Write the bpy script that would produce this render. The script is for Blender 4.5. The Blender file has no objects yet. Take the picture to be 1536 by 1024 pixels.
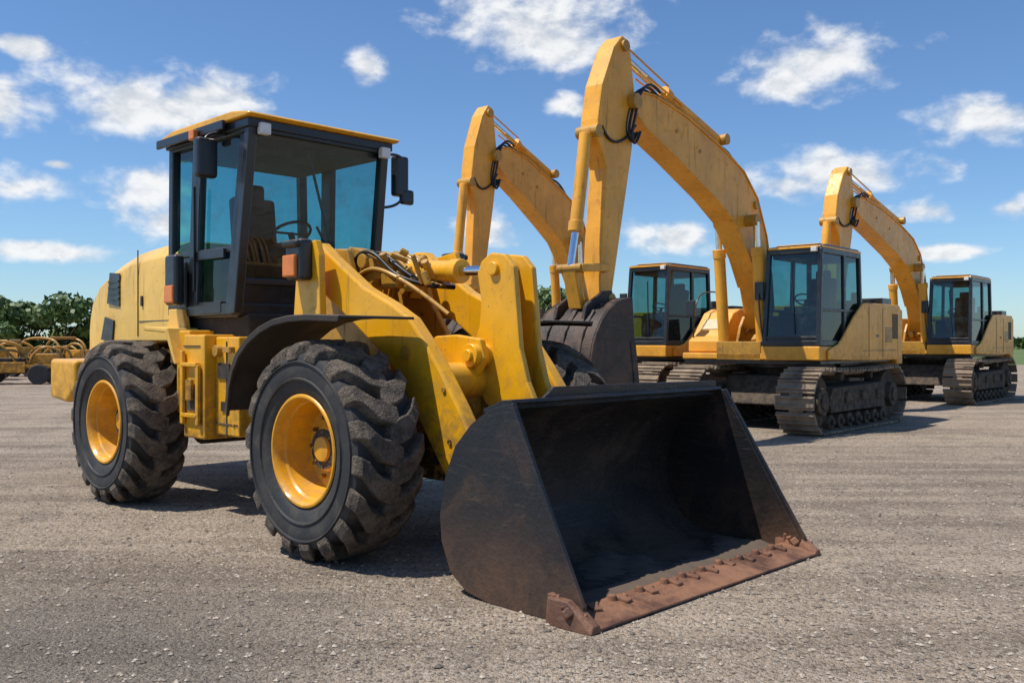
import bpy, bmesh, math, random
import numpy as np
from mathutils import Vector, Matrix, Euler
random.seed(4); rng=np.random.default_rng(7)
rad=math.radians
scene=bpy.context.scene
scene.view_settings.view_transform='Standard'
scene.view_settings.look='None'
scene.view_settings.exposure=0
SUN=Vector((-.50,-.12,1.0)).normalized()

# ------------------------------------------------------------ node helpers
class NT:
    def __init__(s,nt): s.nt=nt; s.L=nt.links
    def n(s,t): return s.nt.nodes.new(t)
    def l(s,a,b): s.L.new(a,b)
    def setin(s,sock,v):
        if hasattr(v,'is_output') : s.L.new(v,sock)
        else: sock.default_value=v
    def math(s,op,a,b=0.0,c=0.0,clamp=False):
        m=s.nt.nodes.new('ShaderNodeMath'); m.operation=op; m.use_clamp=clamp
        s.setin(m.inputs[0],a); s.setin(m.inputs[1],b); s.setin(m.inputs[2],c)
        return m.outputs[0]
    def mix(s,f,a,b,bt='MIX'):
        m=s.nt.nodes.new('ShaderNodeMix'); m.data_type='RGBA'; m.blend_type=bt
        s.setin(m.inputs[0],f); s.setin(m.inputs[6],a); s.setin(m.inputs[7],b)
        return m.outputs[2]
    def ramp(s,v,a,b,lo=0.0,hi=1.0,smooth=True):
        m=s.nt.nodes.new('ShaderNodeMapRange')
        if smooth: m.interpolation_type='SMOOTHSTEP'
        s.setin(m.inputs[0],v); m.inputs[1].default_value=a; m.inputs[2].default_value=b
        m.inputs[3].default_value=lo; m.inputs[4].default_value=hi
        return m.outputs[0]
    def noise(s,vec,scale,detail=4,rough=.55,dist=0.0):
        m=s.nt.nodes.new('ShaderNodeTexNoise')
        m.inputs['Scale'].default_value=scale; m.inputs['Detail'].default_value=detail
        m.inputs['Roughness'].default_value=rough; m.inputs['Distortion'].default_value=dist
        if vec is not None: s.l(vec,m.inputs['Vector'])
        return m.outputs[0]
def C(r,g,b): return (r,g,b,1.0)
def newmat(name):
    m=bpy.data.materials.new(name); m.use_nodes=True
    t=NT(m.node_tree); t.b=m.node_tree.nodes['Principled BSDF']
    t.out=m.node_tree.nodes['Material Output']
    t.geo=t.n('ShaderNodeNewGeometry')
    return m,t
def setp(t,**kw):
    for k,v in kw.items():
        s=t.b.inputs[k.replace('_',' ')]
        t.setin(s,v)
def bump(t,h,strength,dist):
    b=t.n('ShaderNodeBump'); b.inputs['Strength'].default_value=strength; b.inputs['Distance'].default_value=dist
    t.l(h,b.inputs['Height']); t.l(b.outputs[0],t.b.inputs['Normal'])

def paint(name,col,dirt=(.12,.075,.03),damt=.5,rough=.36,lowk=1.0,coat=.3,film=.22):
    m,t=newmat(name)
    pos=t.geo.outputs['Position']
    n1=t.noise(pos,1.7,3,.6); n2=t.noise(pos,8,5,.70,.4); n3=t.noise(pos,42,2,.6)
    mp=t.n('ShaderNodeMapping'); mp.inputs['Scale'].default_value=(13,13,1.2); t.l(pos,mp.inputs[0])
    streak=t.noise(mp.outputs[0],1.0,4,.65)
    v=t.mix(t.ramp(n1,.3,.7),C(*[c*.84 for c in col]),C(*[min(1,c*1.05) for c in col]))
    sn=t.n('ShaderNodeSeparateXYZ'); t.l(t.geo.outputs['Normal'],sn.inputs[0])
    up=t.math('MULTIPLY',t.ramp(sn.outputs[2],.2,.9,0,film),t.ramp(n2,.3,.7,.3,1))
    v=t.mix(up,v,C(.50,.40,.26))
    sat=t.mix(t.ramp(n2,.45,.8,0,.22),v,C(min(1,col[0]*.95),col[1]*.92+.03,col[2]+.07))
    d1=t.ramp(n2,.54,.74,0,damt*.6)
    d2=t.ramp(streak,.54,.76,0,damt*.85)
    sep=t.n('ShaderNodeSeparateXYZ'); t.l(pos,sep.inputs[0])
    low=t.ramp(sep.outputs[2],1.8,.3,0,lowk)
    d3=t.math('MULTIPLY',low,t.ramp(n2,.36,.62,0.06,damt*1.4))
    chips=t.ramp(n3,.68,.72,0,damt*1.0)
    d=t.math('MAXIMUM',t.math('MAXIMUM',d1,d2),t.math('MAXIMUM',d3,chips),clamp=True)
    c=t.mix(d,sat,C(*dirt))
    setp(t,Base_Color=c,Roughness=t.math('ADD',t.math('MULTIPLY',d,.4),t.ramp(n2,.3,.7,rough-.06,rough+.16)),Metallic=0.0)
    t.b.inputs['Specular IOR Level'].default_value=.45
    if coat: t.b.inputs['Coat Weight'].default_value=coat; t.b.inputs['Coat Roughness'].default_value=.2
    bump(t,t.math('ADD',n1,t.math('MULTIPLY',n3,.10)),.25,.02)
    return m
M={}
M['yel']=paint('loader_yellow_paint',(.88,.425,.007),damt=.62)
M['yelp']=paint('bonnet_faded_paint',(.86,.51,.080),damt=.55,rough=.42)
M['exy']=paint('excavator_yellow_paint',(.87,.395,.026),damt=.62,rough=.42,coat=.2)
M['rimy']=paint('rim_yellow_paint',(.88,.40,.005),damt=.55,rough=.36,lowk=.55)
M['cast']=paint('greasy_casting',(.50,.25,.02),dirt=(.04,.025,.012),damt=1.1,rough=.5)
M['blk']=paint('black_paint',(.014,.016,.019),dirt=(.06,.05,.04),damt=.35,rough=.34)
M['fend']=paint('fender_dark',(.034,.024,.017),dirt=(.10,.07,.046),damt=.8,rough=.55,coat=0)
M['grime']=paint('undercarriage_grime',(.026,.023,.020),dirt=(.12,.09,.062),damt=.85,rough=.8,coat=0)
def rubber():
    m,t=newmat('tyre_rubber'); pos=t.geo.outputs['Position']
    n=t.noise(pos,6,5,.68,.5); n2=t.noise(pos,60,3,.6)
    c=t.mix(t.ramp(n,.40,.74,0,.65),C(.024,.0242,.0252),C(.092,.079,.064))
    c=t.mix(t.ramp(n2,.5,.8,0,.4),c,C(.012,.012,.012))
    setp(t,Base_Color=c,Roughness=t.ramp(n,.3,.7,.55,.85)); bump(t,n2,.25,.01)
    return m
def tread():
    m,t=newmat('tyre_tread_dusty'); pos=t.geo.outputs['Position']
    n=t.noise(pos,8,5,.7); n2=t.noise(pos,70,3,.65)
    c=t.mix(t.ramp(n,.30,.64,0,.95),C(.045,.038,.032),C(.205,.158,.113))
    c=t.mix(t.ramp(n2,.48,.70,0,.65),c,C(.030,.025,.021))
    setp(t,Base_Color=c,Roughness=.9); bump(t,t.math('ADD',n2,n),.9,.03)
    return m
def steel(name,base,rust,amt,lo=.45,hi=.75,rough=.5,zr=False,met=.3,zh=.55,scr=.4):
    m,t=newmat(name); pos=t.geo.outputs['Position']
    n=t.noise(pos,2.2,6,.70,.5); n2=t.noise(pos,30,4,.65)
    mp=t.n('ShaderNodeMapping'); mp.inputs['Scale'].default_value=(2,2,30); mp.inputs['Rotation'].default_value=(.3,.2,.6); t.l(pos,mp.inputs[0])
    sc=t.noise(mp.outputs[0],2.0,4,.7)
    f=t.ramp(n,lo,hi,0,amt)
    if zr:
        sep=t.n('ShaderNodeSeparateXYZ'); t.l(pos,sep.inputs[0])
        z=t.math('MULTIPLY',t.ramp(sep.outputs[2],zh,.0),t.ramp(n,.32,.60,.15,1.0))
        f=t.math('MAXIMUM',f,z)
    c=t.mix(f,C(*base),C(*rust))
    c=t.mix(t.ramp(sc,.57,.73,0,scr),c,C(.12,.10,.08))
    c=t.mix(t.ramp(n2,.5,.8,0,.4),c,C(*[b*.6 for b in base]))
    setp(t,Base_Color=c,Metallic=met,Roughness=t.math('ADD',t.math('MULTIPLY',f,.25),t.ramp(sc,.3,.7,rough+.10,rough-.06)))
    bump(t,t.math('ADD',n2,t.math('MULTIPLY',n,.8)),.4,.015)
    return m
M['rub']=rubber(); M['trd']=tread()
M['bkt']=steel('bucket_black_steel',(.017,.0172,.0185),(.105,.055,.030),.55,.48,.72,.40,True,.2,.66,.45)
M['bkin']=steel('bucket_inner_steel',(.0125,.0127,.0135),(.105,.070,.046),.45,.48,.74,.50,True,.1,.42,.4)
M['rust']=steel('rusty_edge',(.095,.045,.029),(.30,.145,.080),1.0,.34,.64,.52,False,.2)
M['ebk']=steel('digging_bucket_steel',(.036,.027,.022),(.15,.092,.06),.9,.42,.68,.5,False,.25)
M['trk']=steel('track_shoe_steel',(.105,.078,.054),(.32,.24,.16),1.0,.30,.62,.65,False,.1)
def simple(name,col,rough=.5,met=0.):
    m,t=newmat(name); n=t.noise(t.geo.outputs['Position'],12,3,.6)
    c=t.mix(t.ramp(n,.35,.7,0,.4),C(*col),C(*[x*.6 for x in col]))
    setp(t,Base_Color=c,Roughness=rough,Metallic=met); return m
M['chr']=simple('chrome_rod',(.75,.76,.78),.14,1.0)
M['hose']=simple('hose_rubber',(.014,.014,.015),.45)
M['seat']=simple('seat_fabric',(.02,.022,.025),.7)
M['orange']=simple('amber_lens',(.75,.20,.02),.2)
M['lens']=simple('lamp_lens',(.75,.75,.72),.15)
M['plate']=simple('decal_plate',(.62,.50,.30),.5)
def glass(name,tint):
    m,t=newmat(name)
    tr=t.n('ShaderNodeBsdfTransparent'); tr.inputs[0].default_value=C(*tint)
    gl=t.n('ShaderNodeBsdfGlossy'); gl.inputs[0].default_value=C(.9,.9,.9); gl.inputs['Roughness'].default_value=.02
    df=t.n('ShaderNodeBsdfDiffuse'); df.inputs[0].default_value=C(.10,.13,.13)
    dt=t.n('ShaderNodeVectorMath'); dt.operation='DOT_PRODUCT'; t.l(t.geo.outputs['Normal'],dt.inputs[0]); t.l(t.geo.outputs['Incoming'],dt.inputs[1])
    a=t.math('SUBTRACT',1.0,t.math('ABSOLUTE',dt.outputs['Value']))
    fr=t.math('ADD',.05,t.math('MULTIPLY',.9,t.math('POWER',a,5.0)))
    nz=t.noise(t.geo.outputs['Position'],5,5,.7)
    m0=t.n('ShaderNodeMixShader'); t.l(t.ramp(nz,.45,.8,.03,.28),m0.inputs[0]); t.l(tr.outputs[0],m0.inputs[1]); t.l(df.outputs[0],m0.inputs[2])
    mx=t.n('ShaderNodeMixShader'); t.l(fr,mx.inputs[0]); t.l(m0.outputs[0],mx.inputs[1]); t.l(gl.outputs[0],mx.inputs[2])
    t.l(mx.outputs[0],t.out.inputs[0]); return m
M['gls']=glass('tinted_cab_glass',(.29,.66,.67))
M['glx']=glass('dark_cab_glass',(.29,.53,.54))

# ------------------------------------------------------------ mesh helpers
def root(name,loc,rotz=0,scale=1):
    e=bpy.data.objects.new(name,None); scene.collection.objects.link(e)
    e.location=loc; e.rotation_euler=(0,0,rotz); e.scale=(scale,)*3; e.empty_display_size=.3
    return e
def mk(name,verts,faces,mat,par=None,bevel=0,smooth=None,seg=2):
    me=bpy.data.meshes.new(name)
    me.from_pydata([tuple(v) for v in verts],[],faces)
    bm=bmesh.new(); bm.from_mesh(me); bmesh.ops.recalc_face_normals(bm,faces=bm.faces); bm.to_mesh(me); bm.free()
    me.materials.append(mat)
    if smooth is not None:
        me.polygons.foreach_set('use_smooth',[True]*len(me.polygons)); me.set_sharp_from_angle(angle=rad(smooth))
    ob=bpy.data.objects.new(name,me); scene.collection.objects.link(ob)
    if par: ob.parent=par
    if bevel:
        b=ob.modifiers.new('bev','BEVEL'); b.width=bevel; b.segments=seg; b.limit_method='ANGLE'; b.angle_limit=rad(35)
    return ob
class B:
    def __init__(s): s.v=[]; s.f=[]
    def add(s,vs,fs):
        o=len(s.v); s.v+= [Vector(v) for v in vs]; s.f+=[tuple(i+o for i in f) for f in fs]; return s
    def box(s,c,size,mat=None):
        x,y,z=[k/2 for k in size]; c=Vector(c)
        vs=[Vector((a*x,b*y,d*z)) for a in(-1,1) for b in(-1,1) for d in(-1,1)]
        if mat is not None: vs=[mat@v for v in vs]
        return s.add([v+c for v in vs],[(0,1,3,2),(4,6,7,5),(0,4,5,1),(2,3,7,6),(0,2,6,4),(1,5,7,3)])
    def bx(s,x0,x1,y0,y1,z0,z1): return s.box(((x0+x1)/2,(y0+y1)/2,(z0+z1)/2),(x1-x0,y1-y0,z1-z0))
    def beam(s,p,q,w,h,up=(0,0,1)):
        p=Vector(p);q=Vector(q);d=(q-p);L=d.length;d.normalize();up=Vector(up)
        if abs(d.dot(up))>.98: up=Vector((1,0,0))
        a=d.cross(up).normalized(); b=a.cross(d)
        m=Matrix((d,a,b)).transposed()
        return s.box((p+q)/2,(L,w,h),m)
    def prism(s,pts,y0,y1):
        n=len(pts)
        vs=[(x,y0,z) for x,z in pts]+[(x,y1,z) for x,z in pts]
        fs=[tuple(range(n)),tuple(range(2*n-1,n-1,-1))]+[(i,(i+1)%n,n+(i+1)%n,n+i) for i in range(n)]
        return s.add(vs,fs)
    def cyl(s,p,q,r,n=20,r2=None,cap=True):
        p=Vector(p);q=Vector(q);d=(q-p).normalized();up=Vector((0,0,1)) if abs(d.z)<.95 else Vector((1,0,0))
        a=d.cross(up).normalized();b=a.cross(d); r2=r if r2 is None else r2
        vs=[p+(a*math.cos(t)+b*math.sin(t))*r for t in[2*math.pi*i/n for i in range(n)]]
        vs+=[q+(a*math.cos(t)+b*math.sin(t))*r2 for t in[2*math.pi*i/n for i in range(n)]]
        fs=[(i,(i+1)%n,n+(i+1)%n,n+i) for i in range(n)]
        if cap: fs+=[tuple(range(n-1,-1,-1)),tuple(range(n,2*n))]
        return s.add(vs,fs)
    def rev(s,prof,c,n=64,closed=False):
        c=Vector(c); k=len(prof); vs=[];fs=[]
        for i in range(n):
            t=2*math.pi*i/n
            for y,r in prof: vs.append(c+Vector((r*math.cos(t),y,r*math.sin(t))))
        m=k if closed else k-1
        for i in range(n):
            j=(i+1)%n
            for a in range(m):
                b=(a+1)%k
                fs.append((i*k+a,i*k+b,j*k+b,j*k+a))
        return s.add(vs,fs)
    def loft(s,rings):
        k=len(rings[0]); vs=[p for r in rings for p in r]; fs=[]
        for i in range(len(rings)-1):
            for a in range(k):
                b=(a+1)%k; fs.append((i*k+a,i*k+b,(i+1)*k+b,(i+1)*k+a))
        fs+=[tuple(range(k-1,-1,-1)),tuple(range((len(rings)-1)*k,len(rings)*k))]
        return s.add(vs,fs)
    def taper(s,fn): s.v=[Vector(fn(v)) for v in s.v]; return s
    def ob(s,name,mat,par=None,bevel=0,smooth=None,seg=2): return mk(name,s.v,s.f,mat,par,bevel,smooth,seg)
def tube(name,pts,r,mat,par,cyc=False):
    cu=bpy.data.curves.new(name,'CURVE'); cu.dimensions='3D'; cu.bevel_depth=r; cu.bevel_resolution=2; cu.resolution_u=8
    for p in pts:
        sp=cu.splines.new('NURBS'); sp.points.add(len(p)-1)
        for i,q in enumerate(p): sp.points[i].co=(*q,1)
        sp.use_endpoint_u=True; sp.order_u=min(4,len(p))
    cu.materials.append(mat)
    o=bpy.data.objects.new(name,cu); scene.collection.objects.link(o); o.parent=par; return o
def smooth_poly(pts,it=1):
    for _ in range(it):
        out=[pts[0]]
        for a,b in zip(pts[:-1],pts[1:]):
            out.append((a[0]*.75+b[0]*.25,a[1]*.75+b[1]*.25)); out.append((a[0]*.25+b[0]*.75,a[1]*.25+b[1]*.75))
        out.append(pts[-1]); pts=out
    return pts
def offs(prof,th):
    n=len(prof); inn=[]
    for i in range(n):
        a=Vector(prof[max(0,i-1)]);c=Vector(prof[min(n-1,i+1)]); d=(c-a).normalized()
        inn.append((prof[i][0]-d.y*th,prof[i][1]+d.x*th))
    return inn

# ------------------------------------------------------------ wheels
def wheel(par,pre,x,yo,R=.755,side=-1,n=18):
    w=.53; yc=side*(yo-w/2); c=Vector((x,yc,R))
    half=[(.205,.372),(.225,.390),(.245,.43),(.262,.50),(.268,.57),(.264,.62),(.248,.655),(.215,.668),(.12,.670),(0,.672)]
    prof=half+[(-y,r) for y,r in half[::-1][1:]]
    b=B(); b.rev(prof,c,90)
    for s in(-1,1):
        for r0 in(.485,.60): b.rev([(s*.255,r0-.006),(s*.270 if r0<.5 else s*.277,r0),(s*.272 if r0<.5 else s*.279,r0+.010),(s*.258,r0+.018)],c,90)
    b.ob(pre+'_tyre',M['rub'],par,0,40)
    lug=B()
    st=[(-.045,.66,.757,0.0),(.04,.66,.762,.05),(.11,.66,.760,.08),(.165,.658,.756,.16),(.215,.652,.742,.25),(.252,.640,.715,.285),(.274,.630,.665,.295)]
    pitch=2*math.pi/n
    for s in(-1,1):
        for i in range(n):
            a0=(i+(.5 if s>0 else 0))*pitch+random.uniform(-.010,.010); ww=random.uniform(.94,1.04)
            rings=[]
            for q,(y,rb,ro,off) in enumerate(st):
                wl=pitch*(.29,.35,.33,.27,.275,.28,.27)[q]*ww
                t=a0+off*side*-1
                pts=[]
                for (dt,r) in((-wl*1.12,rb-.01),(wl*1.12,rb-.01),(wl*.90,ro),(-wl*.90,ro)):
                    pts.append(c+Vector((r*math.cos(t+dt),s*y,r*math.sin(t+dt))))
                rings.append(pts)
            lug.loft(rings)
    lug.ob(pre+'_tread_lugs',M['trd'],par,.010,None,2)
    s=side
    r=B()
    rp=[(.205,.372),(.232,.388),(.240,.380),(.240,.366),(.222,.352),(.20,.345),(.165,.338),(.15,.325),(.02,.305),(-.02,.288),(-.04,.20),(-.03,.168),(.04,.156),(.055,.14),(.06,.09),(.085,.082),(.09,.0)]
    r.rev([(s*y,q) for y,q in rp],c,72)
    r.rev([(-s*.20,.37),(-s*.235,.38),(-s*.2,.34),(-s*.09,.30),(-s*.08,.0)],c,48)
    r.ob(pre+'_rim',M['rimy'],par,0,28)
    bo=B()
    for i in range(12):
        t=2*math.pi*i/12; p=c+Vector((.238*math.cos(t),-s*.035,.238*math.sin(t)))
        bo.cyl(p,p+Vector((0,s*.038,0)),.017,6)
    for i in range(8):
        t=2*math.pi*i/8; p=c+Vector((.116*math.cos(t),s*.050,.116*math.sin(t)))
        bo.cyl(p,p+Vector((0,s*.022,0)),.010,6)
    bo.ob(pre+'_wheel_bolts',M['cast'],par)

# ------------------------------------------------------------ cab builder
def cab(par,xb0,xb1,xt0,xt1,y0,y1,zb,zt,zs,zf,mids,G,post=.07,in_top=.03):
    def P(sx,sy,z):
        s=(z-zb)/(zt-zb)
        x=(xb0*(1-s)+xt0*s)*(1-sx)+(xb1*(1-s)+xt1*s)*sx
        yy=y0+(y1-y0)*sy; ym=(y0+y1)/2
        return Vector((x,yy+(ym-yy)*in_top*s,z))
    f=B()
    for sx in(0,1):
        for sy in(0,1): f.beam(P(sx,sy,zb),P(sx,sy,zt),post,post,(1,0,0))
    for m,w in mids:
        for sy in(0,1): f.beam(P(m,sy,zb),P(m,sy,zt),post*.8,w,(1,0,0))
    for z in(zb+.04,zt-.03):
        for sy in(0,1): f.beam(P(0,sy,z),P(1,sy,z),post*.95,post*1.2)
        for sx in(0,1): f.beam(P(sx,0,z),P(sx,1,z),post*.95,post*1.2)
    for sy in(0,1): f.beam(P(0,sy,zs),P(1,sy,zs),post*.7,post*.6)
    f.beam(P(1,0,zf),P(1,1,zf),post*.7,post*.7)
    f.beam(P(0,0,zs),P(0,1,zs),post*.7,post*.7)
    f.box(((xb0+xb1)/2,(y0+y1)/2,zb),(abs(xb1-xb0),y1-y0-.02,.06))
    f.ob('cab_frame',M['blk'],par,.012)
    lp=B()
    def quad(a,b_,c_,d,off):
        vs=[a,b_,c_,d]; n=(b_-a).cross(d-a).normalized()*off
        lp.add([v+n for v in vs]+[v-n for v in vs],[(0,1,2,3),(7,6,5,4),(0,4,5,1),(1,5,6,2),(2,6,7,3),(3,7,4,0)])
    quad(P(1,0,zb),P(1,1,zb),P(1,1,zf),P(1,0,zf),.008)
    quad(P(0,0,zb),P(0,1,zb),P(0,1,zs),P(0,0,zs),.008)
    fr=mids[0][0] if mids else 0
    for sy in(0,1): quad(P(0,sy,zb),P(fr,sy,zb),P(fr,sy,zs),P(0,sy,zs),.008)
    lp.ob('cab_lower_panels',M['blk'],par)
    g=B()
    def pane(a,b_,c_,d): g.add([a,b_,c_,d],[(0,1,2,3)])
    for sy in(0,1):
        pane(P(0,sy,zs),P(1,sy,zs),P(1,sy,zt),P(0,sy,zt))
        pane(P(fr,sy,zb),P(1,sy,zb),P(1,sy,zs),P(fr,sy,zs))
    pane(P(1,0,zf),P(1,1,zf),P(1,1,zt),P(1,0,zt)); pane(P(0,0,zs),P(0,1,zs),P(0,1,zt),P(0,0,zt))
    g.ob('cab_glass',G,par)
    cx=(xb0+xb1)/2; cy=(y0+y1)/2; h=zb+.03
    s=B(); s.bx(cx-.38,cx+.12,cy-.25,cy+.25,h+.28,h+.45); s.box((cx-.36,cy,h+.78),(.13,.46,.72),Euler((0,-.12,0)).to_matrix())
    s.box((cx-.41,cy,h+1.18),(.10,.26,.2)); s.bx(cx-.25,cx,cy-.15,cy+.15,h,h+.3)
    s.bx(cx-.3,cx+.15,cy-.36,cy-.28,h+.5,h+.58); s.bx(cx-.3,cx+.15,cy+.28,cy+.36,h+.5,h+.58)
    s.ob('driver_seat',M['seat'],par,.04,None,3)
    k=B(); k.beam((cx+.55,cy,h),(cx+.38,cy,h+.62),.10,.12); k.bx(cx+.35,cx+.62,cy-.25,cy+.25,h+.5,h+.62)
    k.bx(cx-.1,cx+.3,cy-.5,cy-.38,h,h+.55); k.bx(xt0+.02,xt1-.05,y0+.06,y1-.06,zt-.14,zt-.04)
    cc=Vector((cx+.30,cy,h+.74)); nn=18; R=.19
    for i in range(nn):
        a=2*math.pi*i/nn; a2=2*math.pi*(i+1)/nn
        q=lambda t: cc+Vector((math.cos(t)*R*.85,math.sin(t)*R,math.cos(t)*R*.5))
        k.cyl(q(a),q(a2),.015,6)
    k.cyl(cc,cc-Vector((-.1,0,.2)),.03,8); k.beam(cc-Vector((0,R,0)),cc+Vector((0,R,0)),.02,.02)
    k.ob('steering_console',M['seat'],par)
    return P

# ================================================================ WHEEL LOADER
ld=root('wheel_loader',(-.543,7.26,0),rad(-44.3))
for x,nm in((0,'front'),(-3.30,'rear')):
    wheel(ld,nm+'_right',x,1.30,side=-1); wheel(ld,nm+'_left',x,1.30,side=1)
Y=M['yel']
b=B(); 
for x in(0,-3.30): b.cyl((x,-1.1,.755),(x,1.1,.755),.14,20); b.cyl((x,-.3,.755),(x,.3,.755),.28,20)
b.ob('axles',M['grime'],ld,0,40)
b=B(); b.bx(-4.85,-1.75,-.42,.42,.62,1.42); b.ob('rear_frame',Y,ld,.02)
b=B()
for s in(-1,1):
    a,c=(-.95,-.45) if s<0 else(.45,.95)
    b.bx(-2.36,-1.98,a,c,.66,1.56); b.bx(-1.975,-1.58,a+(.10 if s<0 else 0),c-(.10 if s>0 else 0),.70,1.54)
    b.bx(-2.62,-2.365,a+(.06 if s<0 else 0),c-(.06 if s>0 else 0),.86,1.60)
b.ob('side_tank_boxes',Y,ld,.015)
b=B()
for s in(-1,1):
    y=s*.975
    b.beam((-2.33,y,.78),(-2.33,y,1.42),.03,.05,(1,0,0)); b.beam((-2.05,y,.78),(-2.05,y,1.30),.03,.05,(1,0,0))
    for z in(.86,1.30): b.beam((-2.33,y,z),(-2.05,y,z),.04,.035)
b.ob('side_guard_frame',Y,ld,.006)
b=B()
for s in(-1,1): 
    b.box((-1.82,s*.855,1.25),(.20,.02,.13)); b.box((-1.80,s*.855,.95),(.12,.02,.08))
    b.box((-2.20,s*.953,1.0),(.16,.012,.20)); b.box((-1.78,s*.852,1.1),(.012,.01,.8)); b.box((-1.78,s*.852,.80),(.36,.01,.01)); b.box((-2.2,s*.953,1.46),(.30,.012,.010))
b.ob('side_recesses',M['grime'],ld)
b=B()
for s in(-1,1):
    for i in range(5): b.cyl((-1.66,s*.85,.8+i*.16),(-1.66,s*.865,.8+i*.16),.014,6)
    b.cyl((-1.9,s*.85,1.42),(-1.9,s*.90,1.42),.05,14); b.box((-2.5,s*.90,1.1),(.10,.02,.35)); b.box((-1.72,s*.87,1.43),(.14,.04,.05)); b.box((-2.19,s*.98,1.08),(.10,.03,.18))
b.ob('box_bolts_and_cap',M['cast'],ld,.004)
b=B(); b.bx(-1.76,-1.0,-.30,.30,.55,1.30); b.cyl((-1.35,0,.5),(-1.35,0,1.45),.13,18); b.bx(-1.7,-1.1,-.6,-.4,.8,.9); b.ob('articulation_joint',M['grime'],ld,.02)
b=B(); b.bx(-3.0,-1.75,-.66,.66,1.42,1.74); b.ob('cab_underframe',M['grime'],ld,.02)
def ring(x,zb,zt,w,wt):
    return [(x,-w,zb),(x,-w,zt-.30),(x,-w*.985,zt-.16),(x,-wt-.06,zt-.05),(x,-wt+.06,zt),(x,wt-.06,zt),(x,wt+.06,zt-.05),(x,w*.985,zt-.16),(x,w,zt-.30),(x,w,zb)]
b=B(); b.loft([ring(-2.95,1.50,2.46,.76,.60),ring(-3.3,1.50,2.47,.76,.60),ring(-3.9,1.50,2.44,.75,.58),ring(-4.4,1.46,2.36,.74,.54),ring(-4.75,1.42,2.24,.73,.50),ring(-4.98,1.36,2.08,.71,.46),ring(-5.10,1.33,1.90,.69,.42)])
b.ob('bonnet',M['yelp'],ld,.015,32)
b=B()
for s in(-1,1):
    y=s*.752
    b.prism([(-4.47,1.90),(-4.16,1.86),(-4.16,2.20),(-4.40,2.22)],y-.006,y+.006)
    b.prism([(-4.62,1.52),(-4.34,1.50),(-4.30,1.72),(-4.52,1.76)],y-.008,y+.008)
    for z in(1.94,2.0,2.06,2.12): b.box((-4.29,y+s*.012,z),(.25,.012,.018))
b.box((-5.13,0,1.68),(.08,1.2,.62)); b.box((-5.06,0,1.95),(.09,.95,.25),Euler((0,.5,0)).to_matrix())
for i in range(9): b.box((-5.18,0,1.42+i*.06),(.02,1.15,.02))
b.ob('grilles',M['blk'],ld)
b=B(); 
for s in(-1,1): b.box((-3.72,s*.757,1.98),(.008,.01,.86)); b.box((-3.3,s*.757,1.70),(.8,.01,.008)); b.box((-3.62,s*.762,1.9),(.03,.02,.10))
b.box((-3.72,0,2.452),(.010,1.0,.012))
b.cyl((-3.5,.35,2.4),(-3.5,.35,2.85),.05,14)
b.ob('bonnet_seams',M['blk'],ld)
b=B()
for s in(-1,1):
    a,c=(-1.0,-.70) if s<0 else(.70,1.0)
    b.prism([(-3.05,1.60),(-2.62,1.58),(-2.45,1.30),(-2.42,1.30),(-2.58,1.62),(-3.05,1.64)],a,c)
    b.prism([(-2.97,1.50),(-2.60,1.50),(-2.70,1.80),(-2.97,1.80)],s*.77-.03,s*.77+.03)
b.ob('rear_fenders',M['yelp'],ld,.01)
b=B(); b.prism([(-5.46,.88),(-5.0,.84),(-4.75,1.0),(-4.75,1.30),(-5.46,1.31)],-.98,.98); b.ob('counterweight',Y,ld,.04,None,3)
b=B(); b.bx(-5.10,-4.6,-.69,.69,1.26,1.42); b.bx(-5.475,-5.46,-.3,.3,.95,1.2); b.ob('rear_skirt',M['blk'],ld,.01)
P=cab(ld,-3.02,-1.86,-3.04,-1.64,-.72,.72,1.74,3.36,2.30,2.02,[(.36,.17)],M['gls'],.085,.03)
b=B(); b.prism([(-3.12,3.385),(-1.55,3.385),(-1.50,3.40),(-1.53,3.42),(-1.80,3.46),(-2.9,3.46),(-3.12,3.42)],-.80,.80); b.ob('cab_roof',Y,ld,.015,None,3)
b=B(); b.bx(-3.10,-1.58,-.765,.765,3.31,3.384); b.bx(-3.16,-1.9,-.83,-.80,3.32,3.40); b.bx(-3.16,-1.9,.80,.83,3.32,3.40); b.ob('roof_gutter',M['blk'],ld,.008)
b=B()
b.beam((-2.55,-.745,1.8),(-2.55,-.72,3.25),.03,.05,(1,0,0)); b.beam((-2.0,-.75,2.27),(-2.52,-.75,2.27),.03,.08)
b.beam((-2.5,-.78,1.95),(-2.5,-.78,2.9),.025,.025,(1,0,0)); b.beam((-2.05,-.75,1.80),(-2.45,-.75,1.80),.03,.10)
b.beam((-1.70,-.1,3.2),(-1.80,.25,2.25),.012,.03); b.beam((-1.79,.05,2.55),(-1.79,.3,2.15),.02,.02)
b.beam((-1.93,-.74,1.8),(-1.75,-.70,3.3),.03,.10,(1,0,0))
b.ob('door_frame_and_wiper',M['blk'],ld,.004)
b=B(); b.box((-2.83,-.765,2.02),(.32,.02,.42)); b.ob('rear_quarter_panel',M['blk'],ld,.005)
b=B(); b.box((-2.00,-.93,3.07),(.10,.19,.34)); b.box((-1.79,1.02,3.13),(.10,.17,.40)); b.box((-1.77,1.09,2.93),(.07,.16,.15)); b.ob('mirrors',M['blk'],ld,.03,None,3)
tube('mirror_arms',[[(-1.75,.72,3.28),(-1.72,.9,3.34),(-1.75,1.05,3.36),(-1.77,1.05,3.2)],[(-1.82,.72,2.80),(-1.78,.85,2.80),(-1.76,1.0,2.82),(-1.77,1.05,2.95)],[(-2.0,-.74,3.30),(-2.0,-.88,3.31),(-2.0,-.93,3.24)]],.014,M['blk'],ld)
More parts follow.
